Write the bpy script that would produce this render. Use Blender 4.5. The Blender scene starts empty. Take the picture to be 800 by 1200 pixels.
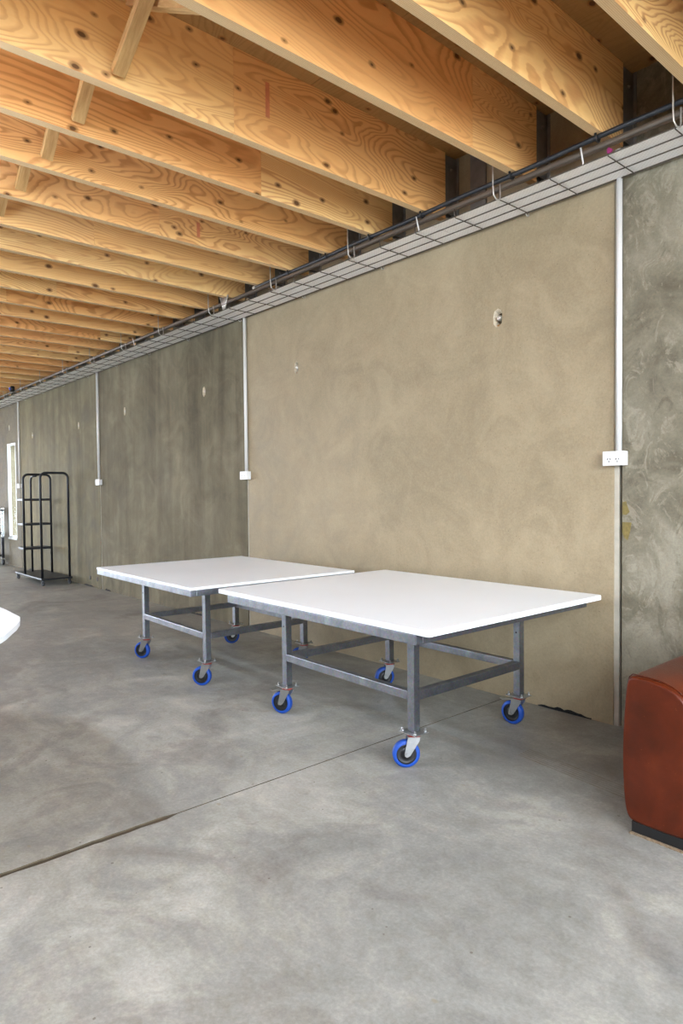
import bpy, bmesh, math, random
from mathutils import Vector, Matrix
random.seed(7)
sc = bpy.context.scene
col = sc.collection

# ------------------------------------------------------------------ camera
YAW, PITCH, ROLL, FPX, CAM_H = 0.8541, 0.0294, -0.0096, 782.94, 1.25
fw = Vector((-math.sin(YAW)*math.cos(PITCH), math.cos(YAW)*math.cos(PITCH), -math.sin(PITCH)))
rt0 = Vector((math.cos(YAW), math.sin(YAW), 0)); up0 = rt0.cross(fw)
rt = rt0*math.cos(ROLL) + up0*math.sin(ROLL)
up = up0*math.cos(ROLL) - rt0*math.sin(ROLL)
cam = bpy.data.cameras.new('camera')
cam.sensor_fit = 'VERTICAL'; cam.sensor_height = 36.0; cam.lens = 36.0*FPX/1200
cam.clip_start = 0.05; cam.clip_end = 500
cam_ob = bpy.data.objects.new('camera', cam); col.objects.link(cam_ob)
m3 = Matrix((rt, up, -fw)).transposed()
cam_ob.matrix_world = Matrix.Translation((0, 0, CAM_H)) @ m3.to_4x4()
sc.camera = cam_ob

# ------------------------------------------------------------------ world, exposure
world = bpy.data.worlds.new('overcast_sky'); sc.world = world
world.use_nodes = True
bg = world.node_tree.nodes['Background']
bg.inputs[0].default_value = (0.88, 0.97, 1.08, 1); bg.inputs[1].default_value = 9.5
vs = sc.view_settings
vs.view_transform = 'Standard'; vs.look = 'None'; vs.gamma = 1.0; vs.use_curve_mapping = False
vs.exposure = 1.0
sc.cycles.max_bounces = 14; sc.cycles.diffuse_bounces = 8; sc.cycles.glossy_bounces = 4; sc.cycles.transparent_max_bounces = 8

# room dimensions (metres)
WY = 3.385           # inner face of the concrete wall on the right
DECK = 3.352         # underside of the floor deck above
X_BACK, X_FRONT, Y_LEFT = 2.5, -18.0, -6.5

def portal(name, loc, rot, sx, sy):
    l = bpy.data.lights.new(name, 'AREA'); l.shape = 'RECTANGLE'; l.size = sx; l.size_y = sy
    l.cycles.is_portal = True
    o = bpy.data.objects.new(name, l); o.location = loc; o.rotation_euler = rot; col.objects.link(o)
BACK_Y0, BACK_Y1, BACK_Z0, BACK_Z1 = -2.4, 3.1, .85, 3.12
FRONT_Y0, FRONT_Y1, FRONT_Z1 = -5.5, 1.6, 2.7
LEFT_OPEN = [(-13.5, -10.5)]; LEFT_Z1 = 2.75
portal('daylight_portal', (X_BACK-.02, (BACK_Y0+BACK_Y1)/2, (BACK_Z0+BACK_Z1)/2), (0, math.radians(90), 0), BACK_Z1-BACK_Z0, BACK_Y1-BACK_Y0)
portal('daylight_portal', (X_FRONT+.02, (FRONT_Y0+FRONT_Y1)/2, FRONT_Z1/2), (0, math.radians(-90), 0), FRONT_Z1, FRONT_Y1-FRONT_Y0)
for _a, _c in LEFT_OPEN:
    portal('daylight_portal', ((_a+_c)/2, Y_LEFT+.02, LEFT_Z1/2), (math.radians(90), 0, 0), _c-_a, LEFT_Z1)
portal('daylight_portal', (-12.76, WY-.01, 1.335), (math.radians(-90), 0, 0), .52, 1.67)

# ------------------------------------------------------------------ helpers
def lin(h):
    h = h.lstrip('#'); o = []
    for i in (0, 2, 4):
        c = int(h[i:i+2], 16)/255
        o.append(c/12.92 if c <= .04045 else ((c+.055)/1.055)**2.4)
    return (*o, 1)

class NT:
    def __init__(s, name):
        s.m = bpy.data.materials.new(name); s.m.use_nodes = True
        s.t = s.m.node_tree; s.n = s.t.nodes; s.b = s.n['Principled BSDF']
    def add(s, kind, ins=None, **kw):
        nd = s.n.new(kind)
        for k, v in kw.items(): setattr(nd, k, v)
        for k, v in (ins or {}).items():
            if isinstance(v, bpy.types.NodeSocket): s.t.links.new(v, nd.inputs[k])
            else: nd.inputs[k].default_value = v
        return nd
    def out(s, sock, name): s.t.links.new(sock, s.b.inputs[name])
    def math(s, op, a, b=None, c=None, clamp=False):
        ins = {0: a}
        if b is not None: ins[1] = b
        if c is not None: ins[2] = c
        return s.add('ShaderNodeMath', ins, operation=op, use_clamp=clamp).outputs[0]
    def pos(s, scale=(1, 1, 1), obj=False, rnd=0):
        if obj: v = s.add('ShaderNodeTexCoord').outputs['Object']
        else: v = s.add('ShaderNodeNewGeometry').outputs['Position']
        if rnd:
            r = s.add('ShaderNodeObjectInfo').outputs['Random']
            cx = s.add('ShaderNodeCombineXYZ', {0: s.math('MULTIPLY', r, rnd), 1: s.math('MULTIPLY', r, rnd*1.7), 2: s.math('MULTIPLY', r, rnd*.6)}).outputs[0]
            v = s.add('ShaderNodeVectorMath', {0: v, 1: cx}, operation='ADD').outputs[0]
        return s.add('ShaderNodeVectorMath', {0: v, 1: scale}, operation='MULTIPLY').outputs[0]
    def noise(s, v, scale, detail=4, rough=.55, dist=0):
        return s.add('ShaderNodeTexNoise', {'Vector': v, 'Scale': scale, 'Detail': detail, 'Roughness': rough, 'Distortion': dist}).outputs['Fac']
    def ramp(s, f, stops, interp='LINEAR'):
        r = s.add('ShaderNodeValToRGB', {'Fac': f}); r.color_ramp.interpolation = interp
        e = r.color_ramp.elements
        while len(e) < len(stops): e.new(.5)
        for i, (p, c) in enumerate(stops): e[i].position = p; e[i].color = lin(c) if isinstance(c, str) else (c, c, c, 1)
        return r.outputs['Color']
    def mix(s, f, a, b, mode='MIX'):
        nd = s.add('ShaderNodeMix', data_type='RGBA', blend_type=mode)
        for i, v in ((0, f), (6, a), (7, b)):
            if isinstance(v, bpy.types.NodeSocket): s.t.links.new(v, nd.inputs[i])
            else: nd.inputs[i].default_value = lin(v) if isinstance(v, str) else v
        return nd.outputs[2]
    def bump(s, h, strength=.2, dist=.01):
        s.out(s.add('ShaderNodeBump', {'Height': h, 'Strength': strength, 'Distance': dist}).outputs[0], 'Normal')

MAT = {}
def plain(name, colr, rough=.5, metal=0., spec=.5, var=.08, vscale=20, bump=0.):
    s = NT(name)
    n = s.noise(s.pos(obj=True), vscale, 4)
    c = s.mix(1.0, colr, s.ramp(n, [(.3, 1-var), (.7, 1.0)]), 'MULTIPLY')
    s.out(c, 'Base Color')
    s.b.inputs['Roughness'].default_value = rough; s.b.inputs['Metallic'].default_value = metal
    s.b.inputs['Specular IOR Level'].default_value = spec
    if bump: s.bump(s.noise(s.pos(obj=True), vscale*6, 3), bump, .003)
    MAT[name] = s.m; return s.m

def concrete(name, light, mid, dark, streak=0., mottled=0., rough=.62, seed=0., fine=.5, contrast=1., spec=.25):
    s = NT(name)
    p = s.add('ShaderNodeVectorMath', {0: s.pos(), 1: (seed*3.1, 0, seed*1.7)}, operation='ADD').outputs[0]
    big = s.noise(p, .7, 6, .6, .6)
    mid_n = s.noise(p, 2.6, 8, .62, 1.6)
    f = s.math('ADD', s.math('MULTIPLY', big, .55), s.math('MULTIPLY', mid_n, .45))
    h = .17/contrast
    c = s.ramp(f, [(.5-h, dark), (.5, mid), (.5+h, light)])
    if streak:
        pv = s.add('ShaderNodeVectorMath', {0: p, 1: (1, 1, .09)}, operation='MULTIPLY').outputs[0]
        st = s.noise(pv, 5.5, 6, .6, .3)
        c = s.mix(streak, c, s.ramp(st, [(.34, '4b473d'), (.5, 'a8a294'), (.68, 'd8d3c4')]), 'SOFT_LIGHT')
        c = s.mix(streak*.5, c, s.mix(1.0, c, s.ramp(st, [(.3, .55), (.6, 1.)]), 'MULTIPLY'))
    if mottled:
        # trowel marks and scraped cement skin
        pm = s.add('ShaderNodeVectorMath', {0: p, 1: (1.5, 1, 1)}, operation='MULTIPLY').outputs[0]
        k = s.noise(pm, 4.5, 9, .68, 2.4)
        c = s.mix(s.ramp(k, [(.53, 0.), (.60, mottled)]), c, light)
        k2 = s.noise(pm, 3.2, 7, .7, 3.2)
        c = s.mix(s.ramp(k2, [(.58, 0.), (.68, mottled*.8)]), c, dark)
    sp = s.noise(p, 95, 3, .7)
    c = s.mix(fine, c, s.ramp(sp, [(.28, '6b6355'), (.5, '808080'), (.72, '9b968c')]), 'OVERLAY')
    v = s.add('ShaderNodeTexVoronoi', {'Vector': p, 'Scale': 22.0, 'Randomness': 1.0})
    pit = s.math('LESS_THAN', v.outputs['Distance'], .05)
    c = s.mix(s.math('MULTIPLY', pit, .55), c, '4a4335')
    s.out(c, 'Base Color')
    s.out(s.ramp(mid_n, [(.3, rough-.1), (.7, rough+.12)]), 'Roughness')
    s.b.inputs['Specular IOR Level'].default_value = spec
    hh = s.math('ADD', s.math('MULTIPLY', sp, .25), s.math('MULTIPLY', mid_n, 1.0))
    s.bump(hh, .22 + .25*mottled, .012)
    MAT[name] = s.m; return s.m

concrete('concrete_beige', 'bdad8e', 'a8987a', '8d7f63', rough=.6, seed=.3, fine=.42, mottled=.12, contrast=.85)
concrete('concrete_grey', '958d7a', '7d7663', '625c4c', streak=.34, rough=.78, spec=.08, seed=1.3, fine=.35)
concrete('concrete_grey_olive', '958d75', '7e7761', '635d4c', streak=.34, rough=.74, spec=.10, seed=4.4, fine=.35)
concrete('concrete_mottled', 'aea793', '8a836f', '59513f', mottled=.55, rough=.6, seed=2.2, fine=.5, contrast=1.15)
concrete('concrete_rough', 'a99e86', '8c826c', '62594a', mottled=.35, rough=.7, seed=5.2, fine=.9)
concrete('render_plain', 'b5a288', 'a38f75', '8d7a62', rough=.8, seed=7.)
concrete('paving', 'c4bfb4', 'b5b0a4', '9d988c', rough=.8, seed=9.)

def floor_material():
    s = NT('concrete_floor')
    p = s.pos()
    a = s.noise(p, .55, 7, .6, .8); b = s.noise(p, 2.1, 9, .66, 1.2)
    f = s.math('ADD', s.math('MULTIPLY', a, .5), s.math('MULTIPLY', b, .5))
    c = s.ramp(f, [(.37, 'b8b7b1'), (.49, 'cac9c3'), (.61, 'd9d8d3')])
    # brown water stains
    d = s.noise(p, 1.35, 7, .65, 1.0)
    c = s.mix(s.ramp(d, [(.53, 0.), (.70, .34)]), c, '907f63')
    # brooming along the length of the room
    ps = s.add('ShaderNodeVectorMath', {0: p, 1: (.25, 2.2, 1)}, operation='MULTIPLY').outputs[0]
    e = s.noise(ps, 6, 6, .6, .5)
    c = s.mix(.4, c, s.ramp(e, [(.3, '6d6a63'), (.5, '808080'), (.7, '97948f')]), 'OVERLAY')
    # the ridged rubbing marks beside the sofa
    sx = s.add('ShaderNodeSeparateXYZ', {0: p})
    yy = s.math('ADD', sx.outputs[1], s.math('MULTIPLY', sx.outputs[0], .12))
    inside = s.math('MULTIPLY', s.math('COMPARE', yy, 2.505, .055), s.math('COMPARE', sx.outputs[0], -1.2, .62))
    ridge = s.math('GREATER_THAN', s.math('SINE', s.math('MULTIPLY', yy, 340.)), .1)
    rm = s.math('MULTIPLY', s.math('MULTIPLY', inside, ridge), s.ramp(s.noise(p, 5, 3), [(.35, .15), (.6, .75)]))
    c = s.mix(rm, c, '8a6f49')
    # chips and specks
    v = s.add('ShaderNodeTexVoronoi', {'Vector': p, 'Scale': 11.0, 'Randomness': 1.0})
    sp = s.math('MULTIPLY', s.math('LESS_THAN', v.outputs['Distance'], s.math('MULTIPLY', s.noise(p, 7, 2), .085)), .6)
    c = s.mix(sp, c, '6f5f48')
    fn = s.noise(p, 80, 4, .7)
    fn2 = s.noise(p, 17, 6, .7, .6)
    c = s.mix(.45, c, s.ramp(fn2, [(.3, '626058'), (.5, '808080'), (.7, '9b9b9b')]), 'OVERLAY')
    c = s.mix(.5, c, s.ramp(fn, [(.3, '62625f'), (.5, '808080'), (.7, '9d9d9b')]), 'OVERLAY')
    ch = s.add('ShaderNodeTexVoronoi', {'Vector': s.add('ShaderNodeVectorMath', {0: p, 1: (1, 1.6, 1)}, operation='MULTIPLY').outputs[0], 'Scale': 4.0, 'Randomness': 1.0})
    chd = s.math('ADD', ch.outputs['Distance'], s.math('MULTIPLY', s.noise(p, 24, 3), .09))
    c = s.mix(s.ramp(chd, [(.075, .55), (.095, 0.)]), c, '8c8068')
    s.out(c, 'Base Color')
    s.out(s.ramp(b, [(.3, .38), (.7, .56)]), 'Roughness')
    s.b.inputs['Specular IOR Level'].default_value = .4
    s.bump(s.math('ADD', s.math('MULTIPLY', fn, .3), b), .10, .01)
    MAT['concrete_floor'] = s.m
floor_material()

def wood_face(name, light, mid, line, lineamt=.58, along=1):
    """rotary-cut veneer: contour lines of a stretched noise, knots, patches"""
    s = NT(name)
    sc_ = (1, .22, 1) if along == 1 else (.22, 1, 1)
    p = s.pos(sc_, obj=True, rnd=37.)
    warp = s.noise(p, 2.4, 2.5, .5, .6)
    w2 = s.noise(p, 9, 3, .6, .3)
    t = s.math('ADD', s.math('MULTIPLY', warp, 48.), s.math('MULTIPLY', w2, 1.6))
    fr = s.math('FRACT', t)
    lines = s.ramp(fr, [(.0, 0.1), (.45, .0), (.80, 1.), (.92, .9), (1., .1)])
    rnd = s.add('ShaderNodeObjectInfo').outputs['Random']
    tone = s.math('FRACT', s.math('MULTIPLY', rnd, 7.77))
    base = s.mix(s.noise(p, 3.2, 3), mid, light)
    base = s.mix(s.math('MULTIPLY', tone, .6), base, s.mix(1., base, lin('efc795'), 'MULTIPLY'))
    gate = s.ramp(s.noise(p, 1.7, 2), [(.35, .35), (.6, 1.)])
    c = s.mix(s.math('MULTIPLY', s.math('MULTIPLY', lines, gate), lineamt), base, line)
    # knots
    pk = s.pos((1, .62, 1), obj=True, rnd=37.)
    sk = s.add('ShaderNodeSeparateXYZ', {0: pk})
    pk2 = s.add('ShaderNodeCombineXYZ', {0: sk.outputs[1] if along == 1 else sk.outputs[0], 1: sk.outputs[2] if along == 1 else sk.outputs[1], 2: 0.}).outputs[0]
    v = s.add('ShaderNodeTexVoronoi', {'Vector': pk2, 'Scale': 4.6, 'Randomness': 1.0}, voronoi_dimensions='2D')
    rr = s.math('MULTIPLY', s.add('ShaderNodeSeparateColor', {0: v.outputs['Color']}).outputs[0], .045)
    dd = s.math('SUBTRACT', s.math('ADD', v.outputs['Distance'], s.math('MULTIPLY', s.noise(pk, 30, 2), .05)), rr)
    kn = s.ramp(dd, [(.050, 1.), (.085, .0)]); core = s.ramp(dd, [(.025, 1.), (.042, .0)])
    c = s.mix(s.math('MULTIPLY', kn, .6), c, '9a5a22')
    c = s.mix(s.math('MULTIPLY', core, .8), c, '4a2810')
    fine = s.noise(s.pos((3, .3, 3), obj=True, rnd=37.), 45, 4, .7)
    c = s.mix(.3, c, s.ramp(fine, [(.3, '6a655c'), (.5, '808080'), (.7, '959595')]), 'OVERLAY')
    s.out(c, 'Base Color'); s.b.inputs['Roughness'].default_value = .55
    s.b.inputs['Specular IOR Level'].default_value = .3
    s.bump(fine, .08, .004)
    MAT[name] = s.m
wood_face('veneer_face', 'fde6b0', 'f7d592', 'bf8033')
wood_face('deck_ply', 'c29a62', 'b38a54', '8f6835', .4, along=0)
def wood_edge():
    s = NT('veneer_edge')
    p = s.pos((1, .03, 1), obj=True)
    sx = s.add('ShaderNodeSeparateXYZ', {0: s.pos(obj=True)})
    lay = s.math('FRACT', s.math('MULTIPLY', sx.outputs[0], 1/.0066))
    c = s.ramp(lay, [(0., 'cdb082'), (.45, 'e6cda0'), (.5, 'b08d5c'), (.62, 'efd9b0'), (1., 'd6ba8a')])
    c = s.mix(.35, c, s.ramp(s.noise(p, 30, 5, .7), [(.3, '5c5142'), (.5, '808080'), (.7, 'a09a90')]), 'OVERLAY')
    s.out(c, 'Base Color'); s.b.inputs['Roughness'].default_value = .7
    MAT['veneer_edge'] = s.m
wood_edge()
def brace_wood():
    s = NT('sawn_pine')
    p = s.pos((1, 1, 1), obj=True, rnd=11.)
    n = s.noise(s.pos((6, 6, .8), obj=True, rnd=11.), 8, 6, .65, .4)
    c = s.ramp(n, [(.3, 'a47b45'), (.55, 'c19a63'), (.75, 'd2ae78')])
    s.out(c, 'Base Color'); s.b.inputs['Roughness'].default_value = .7
    MAT['sawn_pine'] = s.m
brace_wood()
def steel():
    s = NT('galvanised_steel')
    p = s.pos(obj=True)
    n = s.noise(p, 9, 6, .65, .5)
    v = s.add('ShaderNodeTexVoronoi', {'Vector': p, 'Scale': 120.0}).outputs['Color']
    c = s.ramp(n, [(.3, '767880'), (.55, '8c8f95'), (.75, 'a2a5aa')])
    c = s.mix(.12, c, v, 'OVERLAY')
    s.out(c, 'Base Color'); s.b.inputs['Metallic'].default_value = .95
    s.out(s.ramp(n, [(.3, .45), (.7, .28)]), 'Roughness')
    MAT['galvanised_steel'] = s.m
steel()
plain('zinc_bright', 'b4b6b6', .35, .9, var=.15, vscale=60)
plain('cleat_steel', '85827d', .5, .4, var=.25)
plain('wire_steel', '5b544c', .5, .6, var=.2)
plain('rod_steel', 'c4c0b8', .4, .6)
plain('black_steel', '23252a', .45, .3, var=.25)
plain('black_plastic', '141414', .5)
plain('black_cable', '1f2328', .45, var=.2)
plain('brown_pipe', '5a4c3e', .5, var=.25, vscale=6)
plain('white_pvc', 'd9d8d4', .35, var=.04)
plain('white_laminate', 'f3f8fb', .42, var=.03, vscale=2)
plain('white_edge', 'f2efe6', .5, var=.04)
plain('blue_rubber', '0d45a0', .55, var=.12, vscale=60)
plain('wheel_hub', '1b1c1f', .4, var=.2)
plain('red_ring', 'b03a2a', .5)
plain('slot_dark', '3a3733', .7)
plain('sealant', 'bdb6a6', .8, var=.25, vscale=12, bump=.3)
plain('joint_dark', '5a4f3d', .9, var=.35, vscale=14)
plain('gap_black', '0d0c0b', .9)
plain('recess_shaded_floor', '5e4c35', .9, var=.4, vscale=50)  # shade at the bottom of the lifting recesses, put into the colour
plain('recess_lit_side', 'd0c4ac', .8, var=.3, vscale=40, bump=.4)  # paler than the panel: light on the chamfered recess sides, painted in
plain('rust', '9a6a35', .8, var=.4, vscale=40)
plain('yellow_residue', '80703a', .7, var=.4, vscale=60)
plain('purple_tape', '8e1f62', .6)
plain('sensor_blue', '2a48c8', .3)
plain('window_aluminium', 'b9bcbb', .4, .5)
plain('chrome', 'd0d2d4', .18, .95, var=.1)
plain('table_leg_white', 'd9d8d4', .4)
plain('fray', '8f7a60', .95, var=.5, vscale=120)
def leather():
    s = NT('tan_leather')
    p = s.pos(obj=True)
    n = s.noise(p, 5, 6, .6, .4)
    c = s.ramp(n, [(.3, '3c1403'), (.5, '4f1b05'), (.72, '5f260b')])
    v = s.add('ShaderNodeTexVoronoi', {'Vector': p, 'Scale': 330.0}, feature='DISTANCE_TO_EDGE').outputs['Distance']
    sp = s.math('GREATER_THAN', s.noise(p, 160, 2), .74)
    c = s.mix(s.math('MULTIPLY', sp, .3), c, '9a5a30')
    s.out(c, 'Base Color')
    s.out(s.ramp(n, [(.3, .30), (.7, .42)]), 'Roughness'); s.b.inputs['Specular IOR Level'].default_value = .35
    s.bump(s.math('ADD', s.math('MULTIPLY', v, 2.), s.noise(p, 14, 4)), .12, .004)
    MAT['tan_leather'] = s.m
leather()
def perforated():
    s = NT('perforated_white')
    sx = s.add('ShaderNodeSeparateXYZ', {0: s.pos(obj=True)})
    k = 2*math.pi/.022
    d = s.math('MULTIPLY', s.math('SINE', s.math('MULTIPLY', sx.outputs[0], k)), s.math('SINE', s.math('MULTIPLY', sx.outputs[1], k)))
    c = s.mix(s.math('GREATER_THAN', d, .55), 'fdfdfc', 'edece9')
    s.out(c, 'Base Color'); s.b.inputs['Roughness'].default_value = .4
    MAT['perforated_white'] = s.m
perforated()
def glass():
    s = NT('window_glass')
    tr = s.add('ShaderNodeBsdfTransparent', {'Color': (.93, .96, .96, 1)})
    gl = s.add('ShaderNodeBsdfGlossy', {'Roughness': .02})
    mx = s.add('ShaderNodeMixShader', {0: .07, 1: tr.outputs[0], 2: gl.outputs[0]})
    s.t.links.new(mx.outputs[0], s.n['Material Output'].inputs[0])
    MAT['window_glass'] = s.m
glass()

class MB:
    def __init__(s): s.bm = bmesh.new()
    def box(s, x0, x1, y0, y1, z0, z1, mi=0):
        vs_ = [s.bm.verts.new(c) for c in ((x0,y0,z0),(x1,y0,z0),(x1,y1,z0),(x0,y1,z0),(x0,y0,z1),(x1,y0,z1),(x1,y1,z1),(x0,y1,z1))]
        fs = [s.bm.faces.new([vs_[i] for i in f]) for f in ((0,3,2,1),(4,5,6,7),(0,1,5,4),(1,2,6,5),(2,3,7,6),(3,0,4,7))]
        for f in fs: f.material_index = mi
        return fs
    def tube(s, pts, r, seg=10, cap=True, closed=False):
        pts = [Vector(p) for p in pts]; n = len(pts); rings = []
        prev = None
        for i, p in enumerate(pts):
            a = pts[i-1] if (i > 0 or closed) else p
            b = pts[(i+1) % n] if (i < n-1 or closed) else p
            d = (b-a).normalized()
            if prev is None:
                u = d.orthogonal().normalized()
                if abs(d.z) < .9: u = Vector((0, 0, 1)); u = (u - d*u.dot(d)).normalized()
            else: u = (prev - d*prev.dot(d)).normalized()
            prev = u; w = d.cross(u)
            rr = r[i] if isinstance(r, (list, tuple)) else r
            rings.append([s.bm.verts.new(p + (u*math.cos(2*math.pi*k/seg) + w*math.sin(2*math.pi*k/seg))*rr) for k in range(seg)])
        for i in range(n if closed else n-1):
            A, B = rings[i], rings[(i+1) % n]
            for k in range(seg):
                f = s.bm.faces.new((A[k], A[(k+1) % seg], B[(k+1) % seg], B[k])); f.smooth = True
        if cap and not closed:
            s.bm.faces.new(rings[0][::-1]); s.bm.faces.new(rings[-1])
        return s
    def lathe(s, prof, seg=28, axis='z', cap=True):
        rings = []
        for r, h in prof:
            rg = []
            for k in range(seg):
                a = 2*math.pi*k/seg; c, q = r*math.cos(a), r*math.sin(a)
                rg.append(s.bm.verts.new((c, q, h) if axis == 'z' else (c, h, q)))
            rings.append(rg)
        for A, B in zip(rings, rings[1:]):
            for k in range(seg):
                f = s.bm.faces.new((A[k], A[(k+1) % seg], B[(k+1) % seg], B[k])); f.smooth = True
        if cap: s.bm.faces.new(rings[0][::-1]); s.bm.faces.new(rings[-1])
        return s
    def prism(s, poly, axis, a0, a1):
        """poly in the two other axes, extruded along axis from a0 to a1"""
        def P(u, v, a): return {'x': (a, u, v), 'y': (u, a, v), 'z': (u, v, a)}[axis]
        A = [s.bm.verts.new(P(u, v, a0)) for u, v in poly]; B = [s.bm.verts.new(P(u, v, a1)) for u, v in poly]
        s.bm.faces.new(A); s.bm.faces.new(B[::-1])
        n = len(poly)
        for i in range(n): s.bm.faces.new((A[i], B[i], B[(i+1) % n], A[(i+1) % n]))
        return s
    def mesh(s, name, bevel=0., seg=2):
        if bevel: bmesh.ops.bevel(s.bm, geom=list(s.bm.edges), offset=bevel, segments=seg, profile=.6, affect='EDGES', clamp_overlap=True)
        bmesh.ops.recalc_face_normals(s.bm, faces=s.bm.faces)
        me = bpy.data.meshes.new(name); s.bm.to_mesh(me); s.bm.free(); return me
    def build(s, name, mats, parent=None, bevel=0., seg=2, loc=None, rotz=0):
        return obj(name, s.mesh(name, bevel, seg), mats, parent, loc, rotz)

def obj(name, me, mats, parent=None, loc=None, rotz=0):
    if isinstance(mats, str): mats = [mats]
    if not me.materials:
        for m in mats: me.materials.append(MAT[m])
    o = bpy.data.objects.new(name, me); col.objects.link(o)
    if parent is not None: o.parent = parent
    if loc is not None: o.location = loc
    if rotz: o.rotation_euler = (0, 0, rotz)
    return o
def tag(o, label, cat=None, group=None, kind=None):
    o['label'] = label
    if cat: o['category'] = cat
    if group: o['group'] = group
    if kind: o['kind'] = kind
    return o
def thing(name, loc, label, cat, group=None, rotz=0):
    o = bpy.data.objects.new(name, None); o.empty_display_size = .1; col.objects.link(o)
    o.location = loc; o.rotation_euler = (0, 0, rotz)
    return tag(o, label, cat, group)
def struct(name, loc=(0, 0, 0), label=None):
    o = bpy.data.objects.new(name, None); o.empty_display_size = .1; col.objects.link(o); o.location = loc
    o['kind'] = 'structure'
    if label: o['label'] = label
    return o
def box(name, x0, x1, y0, y1, z0, z1, mat, parent=None, bevel=0.):
    """box with its origin at its own centre"""
    c = Vector(((x0+x1)/2, (y0+y1)/2, (z0+z1)/2)); h = Vector(((x1-x0)/2, (y1-y0)/2, (z1-z0)/2))
    b = MB(); b.box(-h.x, h.x, -h.y, h.y, -h.z, h.z)
    return b.build(name, mat, parent, bevel, loc=c)

# ------------------------------------------------------------------ floor
floor = struct('floor', label='grey worn concrete floor with a sawn joint')
JX = -2.375
def slab(x0, x1, right_edge=None, left_edge=None):
    """top surface with a chipped edge at the joint"""
    b = MB(); n = 60
    ys = [Y_LEFT + (WY+.17-Y_LEFT)*i/n for i in range(n+1)]
    ys = sorted(set(ys + [.2 + .05*i for i in range(45)]))
    def jit(y, side):
        w = .014 if y < 1.16 else .0032
        w *= random.uniform(.75, 1.25) if y < 1.16 else random.uniform(.9, 1.1)
        return JX + side*w
    L = [(left_edge and jit(y, 1)) or x0 for y in ys]; R = [(right_edge and jit(y, -1)) or x1 for y in ys]
    top = [[b.bm.verts.new((l, y, 0)), b.bm.verts.new((r, y, 0))] for l, r, y in zip(L, R, ys)]
    bot = [[b.bm.verts.new((l, y, -.12)), b.bm.verts.new((r, y, -.12))] for l, r, y in zip(L, R, ys)]
    for i in range(len(ys)-1):
        b.bm.faces.new((top[i][0], top[i][1], top[i+1][1], top[i+1][0]))
        b.bm.faces.new((bot[i][1], bot[i][0], bot[i+1][0], bot[i+1][1]))
        b.bm.faces.new((top[i][0], top[i+1][0], bot[i+1][0], bot[i][0])).material_index = 1
        b.bm.faces.new((top[i][1], bot[i][1], bot[i+1][1], top[i+1][1])).material_index = 1
    return b.build('slab', ['concrete_floor', 'joint_dark'], floor)
slab(X_FRONT, JX, right_edge=True); slab(JX, X_BACK, left_edge=True)
b = MB(); b.box(JX-.03, JX+.03, Y_LEFT, WY+.17, -.12, -.006); b.build('joint_filler', 'joint_dark', floor)
g = MB(); g.box(-60, 40, -45, 45, -.30, -.13); gp = g.build('paving', 'paving'); gp['kind'] = 'structure'; gp['label'] = 'pale paved ground outside the hall'

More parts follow.
